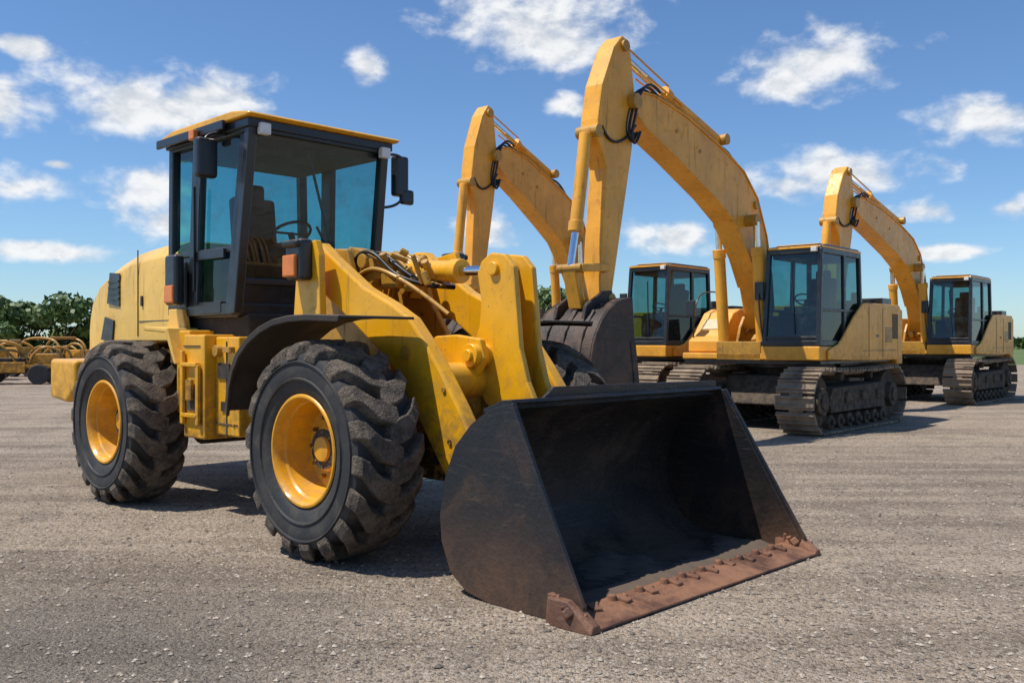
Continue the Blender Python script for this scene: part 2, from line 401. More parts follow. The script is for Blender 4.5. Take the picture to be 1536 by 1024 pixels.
b=B(); b.box((-1.57,-.62,3.30),(.07,.10,.10)); b.box((-1.57,.66,3.28),(.07,.10,.10)); b.box((-3.12,-.6,3.28),(.07,.12,.10)); b.ob('work_lamps',M['lens'],ld,.012)
b=B(); b.box((-2.36,-.86,3.33),(.10,.05,.09)); b.box((-2.72,-.885,1.93),(.17,.08,.16)); b.box((-.78,-.86,2.08),(.17,.06,.17)); b.box((-.78,.86,2.08),(.17,.06,.17)); b.ob('amber_lamps',M['orange'],ld,.012)
b=B(); b.box((-2.72,-.86,2.06),(.21,.10,.46))
for s in(-1,1): b.box((-.76,s*.80,2.13),(.22,.12,.32)); b.box((-.76,s*.87,2.25),(.22,.06,.06))
b.ob('lamp_housings',M['blk'],ld,.03,None,3)
arc=[(-1.02,.98),(-.97,1.26),(-.80,1.48),(-.45,1.645),(-.05,1.69),(.46,1.67)]
arc=smooth_poly(arc,1)
b=B()
for a,c in((-1.28,-.66),(.66,1.28)): b.prism(arc+offs(arc,-.02)[::-1],a,c)
for s in(-1,1):
    y=s*1.28; inner=[(x*.965,z-.045) for x,z in arc]
    b.prism(arc+inner[::-1],y-.012,y+.012)
b.ob('front_fenders',M['fend'],ld,.006,40)
b=B()
for s in(-1,1):
    b.prism([(-.92,1.70),(-.55,1.70),(-.57,2.16),(-.62,2.28),(-.86,2.25)],s*.72-.03,s*.72+.03)
b.ob('lamp_brackets',Y,ld,.01)
b=B(); b.bx(-1.05,.55,-.38,.38,.50,1.20)
for s in(-1,1): b.prism([(-1.1,1.1),(-.15,1.1),(-.25,1.45),(-.55,1.85),(-.70,2.24),(-.98,2.26),(-1.1,2.0)],s*.37-.03,s*.37+.03)
b.bx(-1.1,-1.0,-.34,.34,1.2,2.05); b.ob('front_frame',M['cast'],ld,.015)
arm=[(-.99,2.20),(-.93,2.285),(-.80,2.28),(-.66,2.18),(-.22,1.91),(.10,1.78),(.32,1.67),(.48,1.51),(.66,1.30),(.84,1.06),(1.13,.62),(1.14,.34),(1.08,.24),(.98,.27),(.62,.70),(.40,.99),(.12,1.34),(-.38,1.66),(-.88,1.96),(-.98,2.06)]
b=B(); b.prism(arm,-.60,-.48); b.prism(arm,.48,.60); b.ob('lift_arms',Y,ld,.018,None,2)
b=B()
for s in(-1,1):
    b.cyl((-.86,s*.30,2.17),(-.86,s*.63,2.17),.06,18); b.cyl((1.06,s*.40,.38),(1.06,s*.64,.38),.065,18); b.cyl((.30,s*.62,1.42),(.30,s*.42,1.42),.05,16)
    for p in((.70,1.17),(.76,.82)): b.cyl((p[0],s*.595,p[1]),(p[0],s*.612,p[1]),.018,8)
b.ob('arm_pins',M['cast'],ld,0,40)
b=B(); b.cyl((.50,-.48,1.22),(.50,.48,1.22),.13,24); b.ob('cross_tube',Y,ld,0,40)
b=B(); 
for s in(-1,1): b.prism([(-.02,1.36),(.18,1.54),(.40,1.55),(.66,1.52),(.70,1.38),(.62,1.24),(.42,1.12),(.15,1.2)],s*.20-.03,s*.20+.03)
b.ob('bellcrank_brackets',Y,ld,.012)
bell=[(.52,1.99),(.56,2.08),(.66,2.14),(.80,2.12),(.89,2.03),(.92,1.75),(.95,1.45),(1.02,1.22),(1.13,1.02),(1.19,.88),(1.12,.78),(1.0,.76),(.82,.88),(.60,1.06),(.46,1.26),(.44,1.42),(.54,1.60),(.56,1.8)]
b=B()
for y in(-.095,.095): b.prism(bell,y-.026,y+.026)
b.bx(.62,.80,-.07,.07,1.66,1.72); b.ob('bellcrank',Y,ld,.012)
b=B(); b.cyl((.60,-.28,1.40),(.60,.28,1.40),.085,24); b.cyl((.60,-.305,1.40),(.60,.305,1.40),.045,18); b.cyl((.70,-.15,2.02),(.70,.15,2.02),.05,18); b.cyl((1.10,-.16,.86),(1.10,.16,.86),.05,18); b.ob('bellcrank_pins',Y,ld,.006,40)
b=B(); b.beam((1.10,0,.86),(1.24,0,.84),.12,.10); b.cyl((1.1,-.06,.86),(1.1,.06,.86),.09,16); b.ob('bucket_link',Y,ld,.012)
b=B(); b.cyl((-.58,0,2.08),(.20,0,2.035),.082,26); b.cyl((.13,0,2.04),(.23,0,2.034),.094,26); b.cyl((-.60,-.09,2.08),(-.60,.09,2.08),.10,20); b.ob('tilt_cylinder',M['yel'],ld,.006,40)
b=B(); b.cyl((.2,0,2.035),(.66,0,2.02),.038,20); b.cyl((.70,-.06,2.02),(.70,.06,2.02),.065,18)
for s in(-1,1): b.cyl((.15,s*.36,1.30),(.28,s*.36,1.40),.035,16)
b.ob('cylinder_rods',M['chr'],ld,0,40)
b=B()
for s in(-1,1): b.cyl((-.72,s*.36,.85),(.15,s*.36,1.30),.08,20)
b.ob('lift_cylinders',Y,ld,0,40)
b=B(); b.prism([(-.95,2.0),(-.93,2.20),(-.80,2.27),(-.66,2.24),(-.5,2.16),(-.45,2.0),(-.6,1.86)],-.30,-.16); b.prism([(-.95,2.0),(-.93,2.20),(-.80,2.27),(-.5,2.16),(-.45,2.0),(-.6,1.86)],.16,.30)
b.box((-.35,-.18,1.98),(.20,.14,.12)); b.box((-.15,-.16,1.94),(.12,.10,.10)); b.cyl((-.6,-.33,2.14),(-.6,.33,2.14),.06,16)
for i in range(20): x=-.75+i*.042; b.cyl((x,random.uniform(-.3,-.08),random.uniform(1.92,2.2)),(x+.03,random.uniform(-.3,-.08),random.uniform(1.92,2.2)),random.uniform(.018,.034),8)
b.ob('tower_casting',M['cast'],ld,.014)
hs=[]
for i in range(9):
    o=random.uniform(-.05,.05); y=-.30+i*.06
    hs.append([(-.9,y,1.85+o),(-.75,y-.03,2.24+o),(-.5,y,2.22-o),(-.3,y+.02,2.08+o),(-.1,y+.05,1.96),(.05,y*.4,1.92)])
tube('hydraulic_hoses',hs[:3],.016,M['hose'],ld); tube('hydraulic_pipes',hs[3:]+[[(-.7,-.31,2.0),(-.5,-.33,2.12),(-.2,-.3,2.0),(0,-.25,1.90),(.3,-.2,1.7)]],.018,M['cast'],ld)
# ---- bucket (slightly narrower at the top)
y0,y1=-1.07,1.34
def tp(v):
    k=max(0,min(1,(1.15-v[2])/1.15)); c=.18
    s=.93+.07*k
    return (v[0],c+(v[1]-c)*s,v[2])
bk=[(1.66,1.135),(1.52,1.08),(1.40,1.00),(1.28,.86),(1.21,.68),(1.18,.46),(1.21,.30),(1.30,.14),(1.44,.05),(1.62,.02),(2.18,.012)]
bk2=smooth_poly(bk,1)
b=B(); b.prism(bk2+offs(bk2,.028)[::-1],y0+.02,y1-.02).taper(tp); b.ob('bucket_shell',M['bkin'],ld,0,40)
sp=[(1.74,1.145),(1.66,1.14),(1.53,1.09),(1.40,1.01),(1.27,.87),(1.195,.68),(1.165,.45),(1.195,.29),(1.29,.12),(1.44,.03),(1.62,.0),(2.16,0.0),(2.30,.04),(2.32,.10)]
b=B(); b.prism(sp,y0-.015,y0+.018); b.prism(sp,y1-.018,y1+.015); b.taper(tp); b.ob('bucket_side_plates',M['bkt'],ld,.006)
b=B()
for y in(y0-.016,y1+.016): b.prism([(1.745,1.15),(1.64,1.12),(2.15,.14),(2.24,.02),(2.34,.02),(2.34,.12)],y-.014,y+.014)
b.taper(tp); b.ob('side_cutters',M['bkt'],ld,.005)
b=B(); b.prism([(1.50,1.075),(1.66,1.133),(1.72,1.145),(1.71,1.165),(1.64,1.16),(1.48,1.10)],y0,y1)
bb=[(y0+.32,0),(y0+.44,.075),(y1-.02,.06),(y1-.02,0)]
b.add([(1.68,y,1.15+h) for y,h in bb]+[(1.655,y,1.15+h) for y,h in bb],[(0,1,2,3),(7,6,5,4),(0,4,5,1),(1,5,6,2),(2,6,7,3),(3,7,4,0)])
b.taper(tp); b.ob('bucket_top_rim',M['bkt'],ld,.004)
b=B(); e=[(2.14,.040),(2.17,.062),(2.27,.060),(2.43,.022),(2.43,.008),(2.14,.004)]
b.prism(e,y0-.05,y1+.05); b.ob('cutting_edge',M['rust'],ld,.006)
b=B()
yy=y0+.12
while yy<y1:
    x=2.21+random.uniform(-.015,.015); b.cyl((x,yy,.05),(x,yy,.05+.042),.034,7,.024); b.cyl((x+.02,yy+.09,.05),(x+.02,yy+.09,.084),.024,6,.017); b.box((x+.04,yy+.05,.066),(.09,.06,.024),Euler((0,.2,random.uniform(-.5,.5))).to_matrix()); yy+=random.uniform(.19,.26)
for y in(y0-.02,y1+.02):
    b.loft([[(2.12,y-.055,.0),(2.12,y+.055,.0),(2.12,y+.04,.15),(2.12,y-.04,.14)],[(2.26,y-.06,.0),(2.26,y+.06,.0),(2.26,y+.035,.15),(2.26,y-.035,.14)],[(2.43,y-.05,.0),(2.43,y+.05,.0),(2.43,y+.025,.04),(2.43,y-.025,.04)]])
    for i in range(7): b.box((2.13+i*.035,y+random.uniform(-.045,.045),.13-i*.012),(.06,.05,.05),Euler((i,i*.7,i*1.3)).to_matrix())
b.ob('edge_bolts_and_corners',M['rust'],ld,.008)
# dirt left inside the bucket
nx,ny=16,70; vs=[];fs=[]
for i in range(nx+1):
    for j in range(ny+1):
        x=1.30+(2.16-1.30)*i/nx; y=y0+.04+(y1-y0-.08)*j/ny
        base=.055+max(0,(1.52-x))**2*1.3
        edge=min(i,nx-i,2)/2*min(j,ny-j,2)/2
        hN=max(0,math.sin(x*9+y*2.3)*.4+math.sin(y*5.1+1.3)*.5+math.sin(y*13+x*17)*.25+random.uniform(-.35,.35))
        vs.append((x,y,base-.012+edge*hN*.032))
for i in range(nx):
    for j in range(ny): a=i*(ny+1)+j; fs.append((a,a+1,a+ny+2,a+ny+1))
mk('soil_in_bucket',vs,fs,simple('dry_soil',(.115,.082,.058),.95),ld,0,60)
b=B()
for y in(-.54,.54): b.prism([(.96,.30),(1.02,.24),(1.20,.20),(1.17,.60),(1.04,.52)],y-.12,y-.07); b.prism([(.96,.30),(1.02,.24),(1.20,.20),(1.17,.60),(1.04,.52)],y+.07,y+.12)
for y in(-.10,.10): b.prism([(1.24,.92),(1.30,.93),(1.22,.72),(1.17,.76)],y-.03,y+.03)
b.ob('bucket_hinge_ears',M['bkt'],ld,.008)
b=B()
for y in(.3,.8,-.4,1.15): b.prism([(1.27,.88),(1.20,.70),(1.17,.46),(1.12,.46),(1.14,.70),(1.22,.92)],y-.02,y+.02)
b.ob('bucket_back_ribs',M['bkt'],ld)

# ================================================================ EXCAVATORS
def excavator(name,loc,kz=1.0,kx=1.0,seed=0,ay=0.0,wr=0.0):
    """ay = sideways offset of the boom, wr = extra width of right-hand side"""
    random.seed(seed)
    r=root(name,loc,rad(-131.35)); E=M['exy']
    def A(p):
        return (p[0]*(1+(kx-1)*min(1,max(0,(p[0]-1)/3))), 2+(p[1]-2)*kz if p[1]>2 else p[1])
    for s,(ya,yb) in(('left',(1.03,1.67)),('right',(-1.03-wr*.8,-.39-wr*.8))):
        x0,x1=-1.62,1.52; R=.50; zc=.535; yc=(ya+yb)/2
        seg=x1-x0; per=2*seg+2*math.pi*R; N=36; pads=B()
        for i in range(N):
            u=i/N*per
            if u<seg: p=(x0+u,zc+R); a=0; sag=.03*math.sin(math.pi*u/seg); p=(p[0],p[1]-sag)
            elif u<seg+math.pi*R: t=(u-seg)/R; p=(x1+R*math.sin(t),zc+R*math.cos(t)); a=t
            elif u<2*seg+math.pi*R: p=(x1-(u-seg-math.pi*R),zc-R); a=math.pi
            else: t=(u-2*seg-math.pi*R)/R; p=(x0-R*math.sin(t),zc-R*math.cos(t)); a=math.pi+t
            m=Euler((0,a+random.uniform(-.03,.03),0)).to_matrix(); c=Vector((p[0],yc+random.uniform(-.004,.004),p[1]))
            pads.box(c,(per/N*.84,yb-ya,.035),m)
            for dx in(-.085,.05): pads.box(c+m@Vector((dx,0,.032)),(.024,(yb-ya)*.99,.042),m)
            pads.box(c+m@Vector((0,0,-.04)),(per/N*1.02,.20,.06),m)
        pads.ob(s+'_track_shoes',M['trk'],r,.005,None,1)
        w=B()
        for xx,rr in((x1,.42),(x0,.44)):
            w.cyl((xx,ya+.16,zc),(xx,yb-.16,zc),rr,28); w.cyl((xx,ya+.06,zc),(xx,yb-.06,zc),.22,20); w.cyl((xx,ya+.03,zc),(xx,yb-.03,zc),.12,16)
        for i in range(7):
            xx=x0+.42+i*(seg-.84)/6; w.cyl((xx,ya+.10,.19),(xx,yb-.10,.19),.12,16); w.cyl((xx,ya+.05,.19),(xx,yb-.05,.19),.05,12)
        for xx in(-.7,.6): w.cyl((xx,ya+.12,.92),(xx,yb-.12,.92),.07,14)
        w.prism([(x0+.45,.34),(x1-.35,.34),(x1-.25,.50),(x1-.4,.74),(x0+.5,.78),(x0+.4,.55)],ya+.07,yb-.07)
        for xx in(-.9,-.2,.5): w.box((xx,yb-.05 if s=='left' else ya+.05,.58),(.30,.05,.16))
        w.ob(s+'_track_frame_and_rollers',M['grime'],r,.012,35)
    b=B(); b.prism([(-1.2,.42),(1.15,.42),(.9,.92),(-.9,.92)],-.42-wr*.8,1.06); b.cyl((0,.32,.9),(0,.32,1.12),.68,40); b.ob('undercarriage_frame',M['grime'],r,.03,40)
    b=B(); b.cyl((0,.32,1.04),(0,.32,1.13),.80,40); b.bx(-2.2,1.25,-1.08-wr,1.44,1.12,1.185); b.ob('slew_deck',M['blk'],r,.01,40)
    b=B(); b.bx(-.45,1.42,.48,1.50,1.19,1.42); b.bx(-2.1,1.30,-1.10-wr,.46,1.19,1.30); b.ob('deck_skirt',E,r,.02)
    side=[(1.16,1.20),(1.16,1.36),(.72,1.46),(.10,1.92),(-.30,2.16),(-.50,2.18),(-2.12,2.18),(-2.26,2.05),(-2.30,1.40),(-2.22,1.16),(-.6,1.16)]
    b=B(); b.prism(side,1.505,1.545); b.prism([(-.48,1.2),(-.48,2.17),(-2.12,2.17),(-2.24,2.05),(-2.28,1.40),(-2.2,1.17)],-.46-wr,1.50)
    b.ob('engine_housing',E,r,.03,None,3)
    b=B(); b.prism([(1.10,1.31),(1.10,1.52),(.95,1.60),(.55,2.02),(.30,2.10),(-2.12,2.12),(-2.25,2.0),(-2.28,1.40),(-2.2,1.25)],-1.10-wr,-.48-wr); b.ob('right_body_boxes',E,r,.03,None,3)
    b=B(); rr=[]
    for z,k in((1.08,.0),(1.12,.06),(1.95,.08),(2.10,.0)):
        rg=[]
        for i in range(13):
            y=-1.08-wr+(2.62+wr)*i/12; t=(i/12-.5)*2
            rg.append((-2.30-(.42+k)*(1-abs(t)**3.0),y,z))
        rg+=[(-2.0,1.54,z),(-2.0,-1.08-wr,z)]
        rr.append(rg)
    b.loft(rr); b.ob('counterweight',E,r,.02,40)
    b=B()
    for i in range(5): b.box((-2.0+i*.06,1.55,1.78),(.022,.012,.46))
    b.box((-1.25,1.549,1.66),(.008,.006,.88)); b.box((-.58,1.549,1.66),(.008,.006,.88)); b.box((-1.1,1.55,1.34),(1.6,.006,.01)); b.box((-1.0,1.552,1.60),(.10,.012,.04))
    for i in range(8): b.box((-1.55,1.55,1.50+i*.035),(.34,.010,.014))
    b.bx(-2.0,-1.2,.3,1.3,2.18,2.26); b.cyl((-1.6,.9,2.2),(-1.6,.9,2.42),.07,14); b.bx(-1.95,-1.5,1.0,1.45,2.18,2.30)
    b.box((.74,-1.105-wr,1.60),(.35,.012,.22)); b.box((-.6,-1.105-wr,1.7),(1.5,.012,.01))
    b.ob('vents_and_exhaust',M['blk'],r,.005)
    b=B(); b.box((.765,-.79-wr,1.81),(.012,.36,.24),Euler((0,-.76,0)).to_matrix()); b.ob('decal',M['plate'],r)
    cab(r,-.42,1.36,-.36,1.22,.52,1.46,1.43,3.02,2.02,1.56,[(.42,.09)],M['glx'],.075,.05)
    b=B(); b.prism([(-.44,3.02),(1.26,3.02),(1.24,3.07),(1.05,3.10),(-.3,3.10),(-.42,3.07)],.50,1.46); b.ob('cab_roof',M['blk'],r,.02,None,3)
    b=B(); b.bx(1.262,1.28,.54,1.42,3.03,3.065); b.bx(-.4,1.24,1.462,1.475,3.03,3.065); b.bx(-.3,1.1,.6,1.36,3.101,3.115); b.ob('roof_trim',E,r,.004)
    b=B(); b.box((1.30,1.36,3.0),(.07,.10,.08)); b.ob('cab_lamp',M['lens'],r,.01)
    b=B(); b.box((1.34,.42,2.35),(.06,.16,.30)); b.box((1.1,-1.05-wr,2.1),(.06,.18,.28))
    b.beam((1.36,1.05,1.62),(1.24,.95,2.75),.02,.03); b.ob('mirrors_and_wiper',M['blk'],r,.01)
    tube('handrails',[[(1.37,.50,1.5),(1.42,.46,1.9),(1.38,.42,2.3)],[(1.0,-1.05-wr,1.5),(1.0,-1.05-wr,2.3),(.6,-1.05-wr,2.45),(-.2,-1.05-wr,2.45),(-.3,-1.05-wr,2.1)]],.014,M['blk'],r)
    up=[(4.60,5.10),(4.22,5.12),(3.30,4.97),(2.15,4.64),(1.45,4.38),(.95,3.98),(.60,3.35),(.42,2.7),(.32,2.02),(.32,1.75)]
    lo=[(.60,1.72),(.76,2.0),(.92,2.45),(1.24,2.93),(1.82,3.52),(2.45,3.84),(3.59,4.30),(4.42,4.60),(4.68,4.76),(4.76,4.92)]
    bp=[A(p) for p in up]+[A(p) for p in lo]
    b=B(); b.prism(bp,ay-.18,ay+.18); b.ob('boom',E,r,.02,None,2)
    b=B()
    for pl in(up[:9],lo[2:9]):
        for a,c in zip(pl[:-1],pl[1:]):
            a=A(a);c=A(c); b.beam((a[0],ay,a[1]),(c[0],ay,c[1]),.405,.025)
    b.ob('boom_flanges',E,r,.005)
    st=[(5.0,5.82),(4.86,5.79),(4.78,5.60),(4.70,5.15),(4.66,4.70),(4.80,4.03),(5.04,3.04),(5.27,2.08),(5.40,1.98),(5.54,2.04),(5.50,2.8),(5.38,3.9),(5.48,4.12),(5.60,4.30),(5.58,4.55),(5.48,5.04),(5.20,5.62)]
    b=B(); b.prism([A(p) for p in st],ay-.15,ay+.15); b.ob('stick',E,r,.02,None,2)
    b=B()
    def pin(p,w,rr): p=A(p); b.cyl((p[0],ay-w,p[1]),(p[0],ay+w,p[1]),rr,18)
    pin((4.78,4.92),.27,.11); pin((4.96,5.68),.20,.08); pin((5.58,4.38),.18,.09); pin((1.35,3.55),.40,.10); pin((2.0,4.84),.18,.09); pin((5.42,2.08),.28,.08); pin((5.46,2.5),.18,.06); pin((6.0,2.48),.2,.06); pin((1.02,3.85),.22,.07); pin((2.9,4.5),.195,.03); pin((3.6,4.7),.195,.03)
    b.ob('boom_pins',M['cast'],r,0,40)
    def V(p,y=0): p=A(p); return (p[0],ay+y,p[1])
    b=B()
    b.cyl(V((3.62,5.27)),V((1.98,4.82)),.09,20); b.cyl(V((3.55,5.25)),V((3.70,5.30)),.11,20)
    for y in(-.36,.36): b.cyl((1.12,ay+y,1.45),V((1.30,3.0),y),.10,20); b.cyl(V((1.29,2.95),y),V((1.31,3.10),y),.115,20)
    b.cyl(V((5.66,4.34)),V((5.88,3.05)),.09,20); b.cyl(V((5.87,3.12)),V((5.89,2.98)),.105,20)
    for y in(-.10,.10): b.cyl(V((3.3,5.17),y),V((4.3,5.40),y),.016,8)
    for y in(-.13,.13): b.beam(V((4.96,5.72),y),V((3.75,5.36),y),.02,.03)
    b.ob('hydraulic_cylinders',E,r,.006,40)
    b=B(); b.cyl(V((3.65,5.28)),V((4.94,5.66)),.05,16); b.cyl(V((5.88,3.05)),V((6.0,2.50)),.05,16)
    for y in(-.36,.36): b.cyl(V((1.30,3.0),y),V((1.34,3.52),y),.055,16)
    b.ob('chrome_rods',M['chr'],r,0,40)
    b=B()
    for y in(-.20,.20): b.beam(V((6.02,2.48),y),V((5.40,2.52),y),.05,.11)
    b.beam(V((6.0,2.46)),V((5.85,1.95)),.22,.10); b.ob('bucket_linkage',E,r,.015)
    def lp(pts,y): return [V(p,y) for p in pts]
    hs=[]
    for i,y in enumerate((.14,.19,.24)):
        o=i*.04
        hs.append(lp([(4.15,5.08+o),(4.40,5.22+o),(4.70,5.10),(4.86-o,4.75),(4.95,4.45-o),(4.80,4.32-o),(4.68,4.5)],y))
        if i<2:
            hs.append(lp([(4.7,4.6),(5.05,4.25-o),(5.35,4.2),(5.52,4.45)],y*.9))
            hs.append(lp([(2.1,4.74),(1.75,4.76+o),(1.3,4.48+o),(1.02,4.10+o),(.85,3.8)],y-.2))
    tube('hydraulic_hoses',hs,.020,M['hose'],r)
    tube('steel_pipes',[lp([(4.2,5.18),(3.3,5.03),(2.15,4.70),(1.45,4.44),(.95,4.04),(.60,3.38),(.38,2.7)],y) for y in(-.15,-.11,.11,.15)],.018,M['cast'],r)
    b=B()
    for y in(-.26,.26): b.prism([(.05,1.18),(.95,1.18),(.75,1.75),(.6,1.95),(.35,1.95),(.2,1.7)],ay+y-.03,ay+y+.03)
    b.bx(.95,1.30,ay-.42,ay+.42,1.18,1.5)
    for i in range(12): b.box((random.uniform(-.3,1.1),ay+random.uniform(-.40,.4),random.uniform(1.3,1.75)),(.16,.12,.14),Euler((random.random(),random.random(),0)).to_matrix())
    b.ob('boom_foot',M['cast'],r,.012)
    ko=smooth_poly([(5.30,2.10),(5.62,2.06),(5.95,1.86),(6.18,1.55),(6.26,1.2),(6.18,.82),(5.92,.48),(5.52,.28),(5.02,.26)],1)
    kk=lambda pts:[A(p) for p in pts]
    b=B(); b.prism(kk(ko+[(x,z) for x,z in offs(ko,-.03)][::-1]),ay-.50,ay+.50); sp2=kk(ko+[(5.15,.9),(5.25,1.5)])
    b.prism(sp2,ay-.53,ay-.50); b.prism(sp2,ay+.50,ay+.53)
    for y in(-.24,.24): b.prism(kk([(5.30,2.0),(5.42,2.2),(5.62,2.18),(6.0,1.98),(6.05,1.80),(5.6,1.9)]),ay+y-.03,ay+y+.03)
    for y in(-.3,0,.3): b.prism(kk([(5.9,1.93),(6.17,1.62),(6.29,1.2),(6.21,.8),(5.9,.43),(5.86,.5),(6.14,.83),(6.22,1.2),(6.12,1.55),(5.88,1.85)]),ay+y-.04,ay+y+.04)
    for i in range(5): y=ay-.44+i*.22; b.prism(kk([(5.1,.34),(5.05,.22),(4.78,.22),(4.74,.26)]),y-.04,y+.04)
    for y in(-.535,.535): b.prism(kk([(5.02,.22),(5.15,.9),(5.25,1.5),(5.37,1.5),(5.27,.9),(5.2,.30)]),ay+y-.012,ay+y+.012)
    b.ob('digging_bucket',M['ebk'],r,.012,40)
    return r
excavator('excavator',(4.75,17.04,0),seed=1)
excavator('excavator',(2.90,20.80,0),seed=2,kz=1.09,kx=.80,ay=-1.12,wr=1.0)
excavator('excavator',(10.71,24.20,0),kz=.85,kx=1.10,seed=3)

# ================================================================ background equipment trailers
def trailer(loc,rz,sc):
    r=root('equipment_trailer',loc,rz,sc); E=M['exy']
    b=B(); b.bx(-2.2,2.2,-.75,-.65,.62,.76); b.bx(-2.2,2.2,.65,.75,.62,.76)
    for x in(-2.1,-1.2,-.3,.6,1.5,2.1): b.bx(x-.05,x+.05,-.65,.65,.63,.74)
    b.beam((2.2,0,.68),(3.1,0,.55),.12,.12); b.bx(-2.3,-1.5,-.6,.6,.78,1.25); b.bx(1.0,1.8,-.55,.55,.78,1.15)
    b.bx(-1.3,.9,-.79,-.75,.45,.85)
    b.ob('chassis',E,r,.02)
    ar=[]
    for y in(-.7,.7):
        ar.append([(-1.4,y,.75),(-1.4,y,1.45),(-.9,y,1.65),(.3,y,1.68),(.9,y,1.45),(1.0,y,.75)])
        ar.append([(-.9,y,.75),(-.6,y,1.25),(0,y,1.35),(.4,y,1.2),(.6,y,.75)])
        ar.append([(1.0,y,.75),(1.2,y,1.4),(1.9,y,1.5),(2.2,y,1.2),(2.2,y,.75)])
    ar.append([(-.9,-.7,1.62),(-.9,.7,1.62)]);ar.append([(.3,-.7,1.66),(.3,.7,1.66)])
    tube('tube_guards',ar,.05,M['cast'],r)
    w=B()
    for x in(-1.5,-.6,1.4):
        for y in(-.85,.85): w.cyl((x,y-.12,.38),(x,y+.12,.38),.38,24)
    w.ob('wheels',M['rub'],r,.03,40)
    b=B(); b.bx(-1.3,.8,-.5,.5,.40,1.0); b.ob('machinery_block',M['grime'],r,.03)
trailer((-17.9,33.0,0),rad(12),.92); trailer((-21.8,36.5,0),rad(8),1.0); trailer((-19.5,40.0,0),rad(-20),1.0)

# ================================================================ ground
def ground_mat():
    m,t=newmat('gravel_ground'); pos=t.geo.outputs['Position']
    big=t.noise(pos,.16,4,.6,.6); mid=t.noise(pos,1.3,5,.66,.4); fine=t.noise(pos,26,4,.75); gr=t.noise(pos,95,2,.6)
    mp=t.n('ShaderNodeMapping'); mp.inputs['Rotation'].default_value=(0,0,rad(38)); mp.inputs['Scale'].default_value=(.13,2.0,1); t.l(pos,mp.inputs[0])
    st=t.noise(mp.outputs[0],1.0,4,.62,.4)
    vo=t.n('ShaderNodeTexVoronoi'); vo.inputs['Scale'].default_value=48; t.l(pos,vo.inputs['Vector'])
    vs=t.n('ShaderNodeSeparateColor'); t.l(vo.outputs['Color'],vs.inputs[0])
    c=t.mix(t.ramp(big,.35,.65),C(.35,.272,.198),C(.50,.392,.287))
    c=t.mix(t.ramp(st,.44,.64,0,.75),c,C(.60,.478,.355))
    c=t.mix(t.ramp(st,.47,.33,0,.65),c,C(.21,.165,.125))
    c=t.mix(t.ramp(mid,.46,.66,0,.6),c,C(.245,.193,.146))
    c=t.mix(t.ramp(fine,.42,.70,0,.65),c,C(.155,.121,.092))
    c=t.mix(t.ramp(gr,.52,.70,0,.55),c,C(.63,.53,.42))
    c=t.mix(t.ramp(vs.outputs[0],.72,.95,0,.72,False),c,C(.11,.09,.074))
    c=t.mix(t.ramp(vs.outputs[1],.84,.97,0,.6,False),c,C(.64,.56,.46))
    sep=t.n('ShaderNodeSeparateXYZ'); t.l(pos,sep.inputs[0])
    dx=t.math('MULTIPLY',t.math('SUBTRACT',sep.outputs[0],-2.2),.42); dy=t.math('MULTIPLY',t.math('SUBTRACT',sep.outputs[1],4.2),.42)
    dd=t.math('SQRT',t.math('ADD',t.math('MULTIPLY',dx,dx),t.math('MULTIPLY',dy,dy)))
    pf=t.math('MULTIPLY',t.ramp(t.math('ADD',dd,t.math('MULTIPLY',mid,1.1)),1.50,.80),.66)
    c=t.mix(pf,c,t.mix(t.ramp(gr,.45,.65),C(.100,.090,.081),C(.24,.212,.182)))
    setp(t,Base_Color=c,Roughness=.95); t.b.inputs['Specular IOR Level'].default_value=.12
    h=t.math('ADD',t.math('ADD',fine,t.math('MULTIPLY',gr,.35)),t.math('MULTIPLY',vo.outputs['Distance'],-.35))
    bump(t,h,1.0,.045)
    return m
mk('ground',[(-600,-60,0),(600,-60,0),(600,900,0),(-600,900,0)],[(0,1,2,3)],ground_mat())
def grass_mat():
    m,t=newmat('grass_field_mat'); pos=t.geo.outputs['Position']; n=t.noise(pos,.4,6,.7)
    setp(t,Base_Color=t.mix(t.ramp(n,.3,.7),C(.055,.10,.02),C(.14,.18,.05)),Roughness=.95); return m
mk('grass_field',[(-600,62,.004),(600,58,.004),(600,900,.004),(-600,900,.004)],[(0,1,2,3)],grass_mat())
def stones():
    base=np.array([(1,0,0),(-1,0,0),(0,1,0),(0,-1,0),(0,0,1),(0,0,-1)],float)
    fc=np.array([(0,2,4),(2,1,4),(1,3,4),(3,0,4),(2,0,5),(1,2,5),(3,1,5),(0,3,5)])
    N=22000
    d=3.0+ (rng.random(N)**1.5)*13; x=(rng.random(N)-.5)*1.35*d
    s=.004+.015*rng.random(N)**4; s[:70]*=1.6
    V=base[None]*(s[:,None,None])*(0.7+.6*rng.random((N,6,1))); a=rng.random(N)*6.28
    ca,sa=np.cos(a)[:,None],np.sin(a)[:,None]
    X=V[:,:,0]*ca-V[:,:,1]*sa+x[:,None]; Yy=V[:,:,0]*sa+V[:,:,1]*ca+d[:,None]; Z=V[:,:,2]*.6+s[:,None]*.25
    V=np.stack([X,Yy,Z],2).reshape(-1,3); F=(fc[None]+(np.arange(N)*6)[:,None,None]).reshape(-1,3)
    me=bpy.data.meshes.new('gravel'); me.from_pydata(V.tolist(),[],F.tolist())
    m,t=newmat('stone'); n=t.noise(t.geo.outputs['Position'],9,2,.5)
    setp(t,Base_Color=t.mix(t.ramp(n,.35,.65),C(.14,.115,.092),C(.50,.42,.33)),Roughness=.9)
    me.materials.append(m); o=bpy.data.objects.new('gravel',me); scene.collection.objects.link(o)
stones()

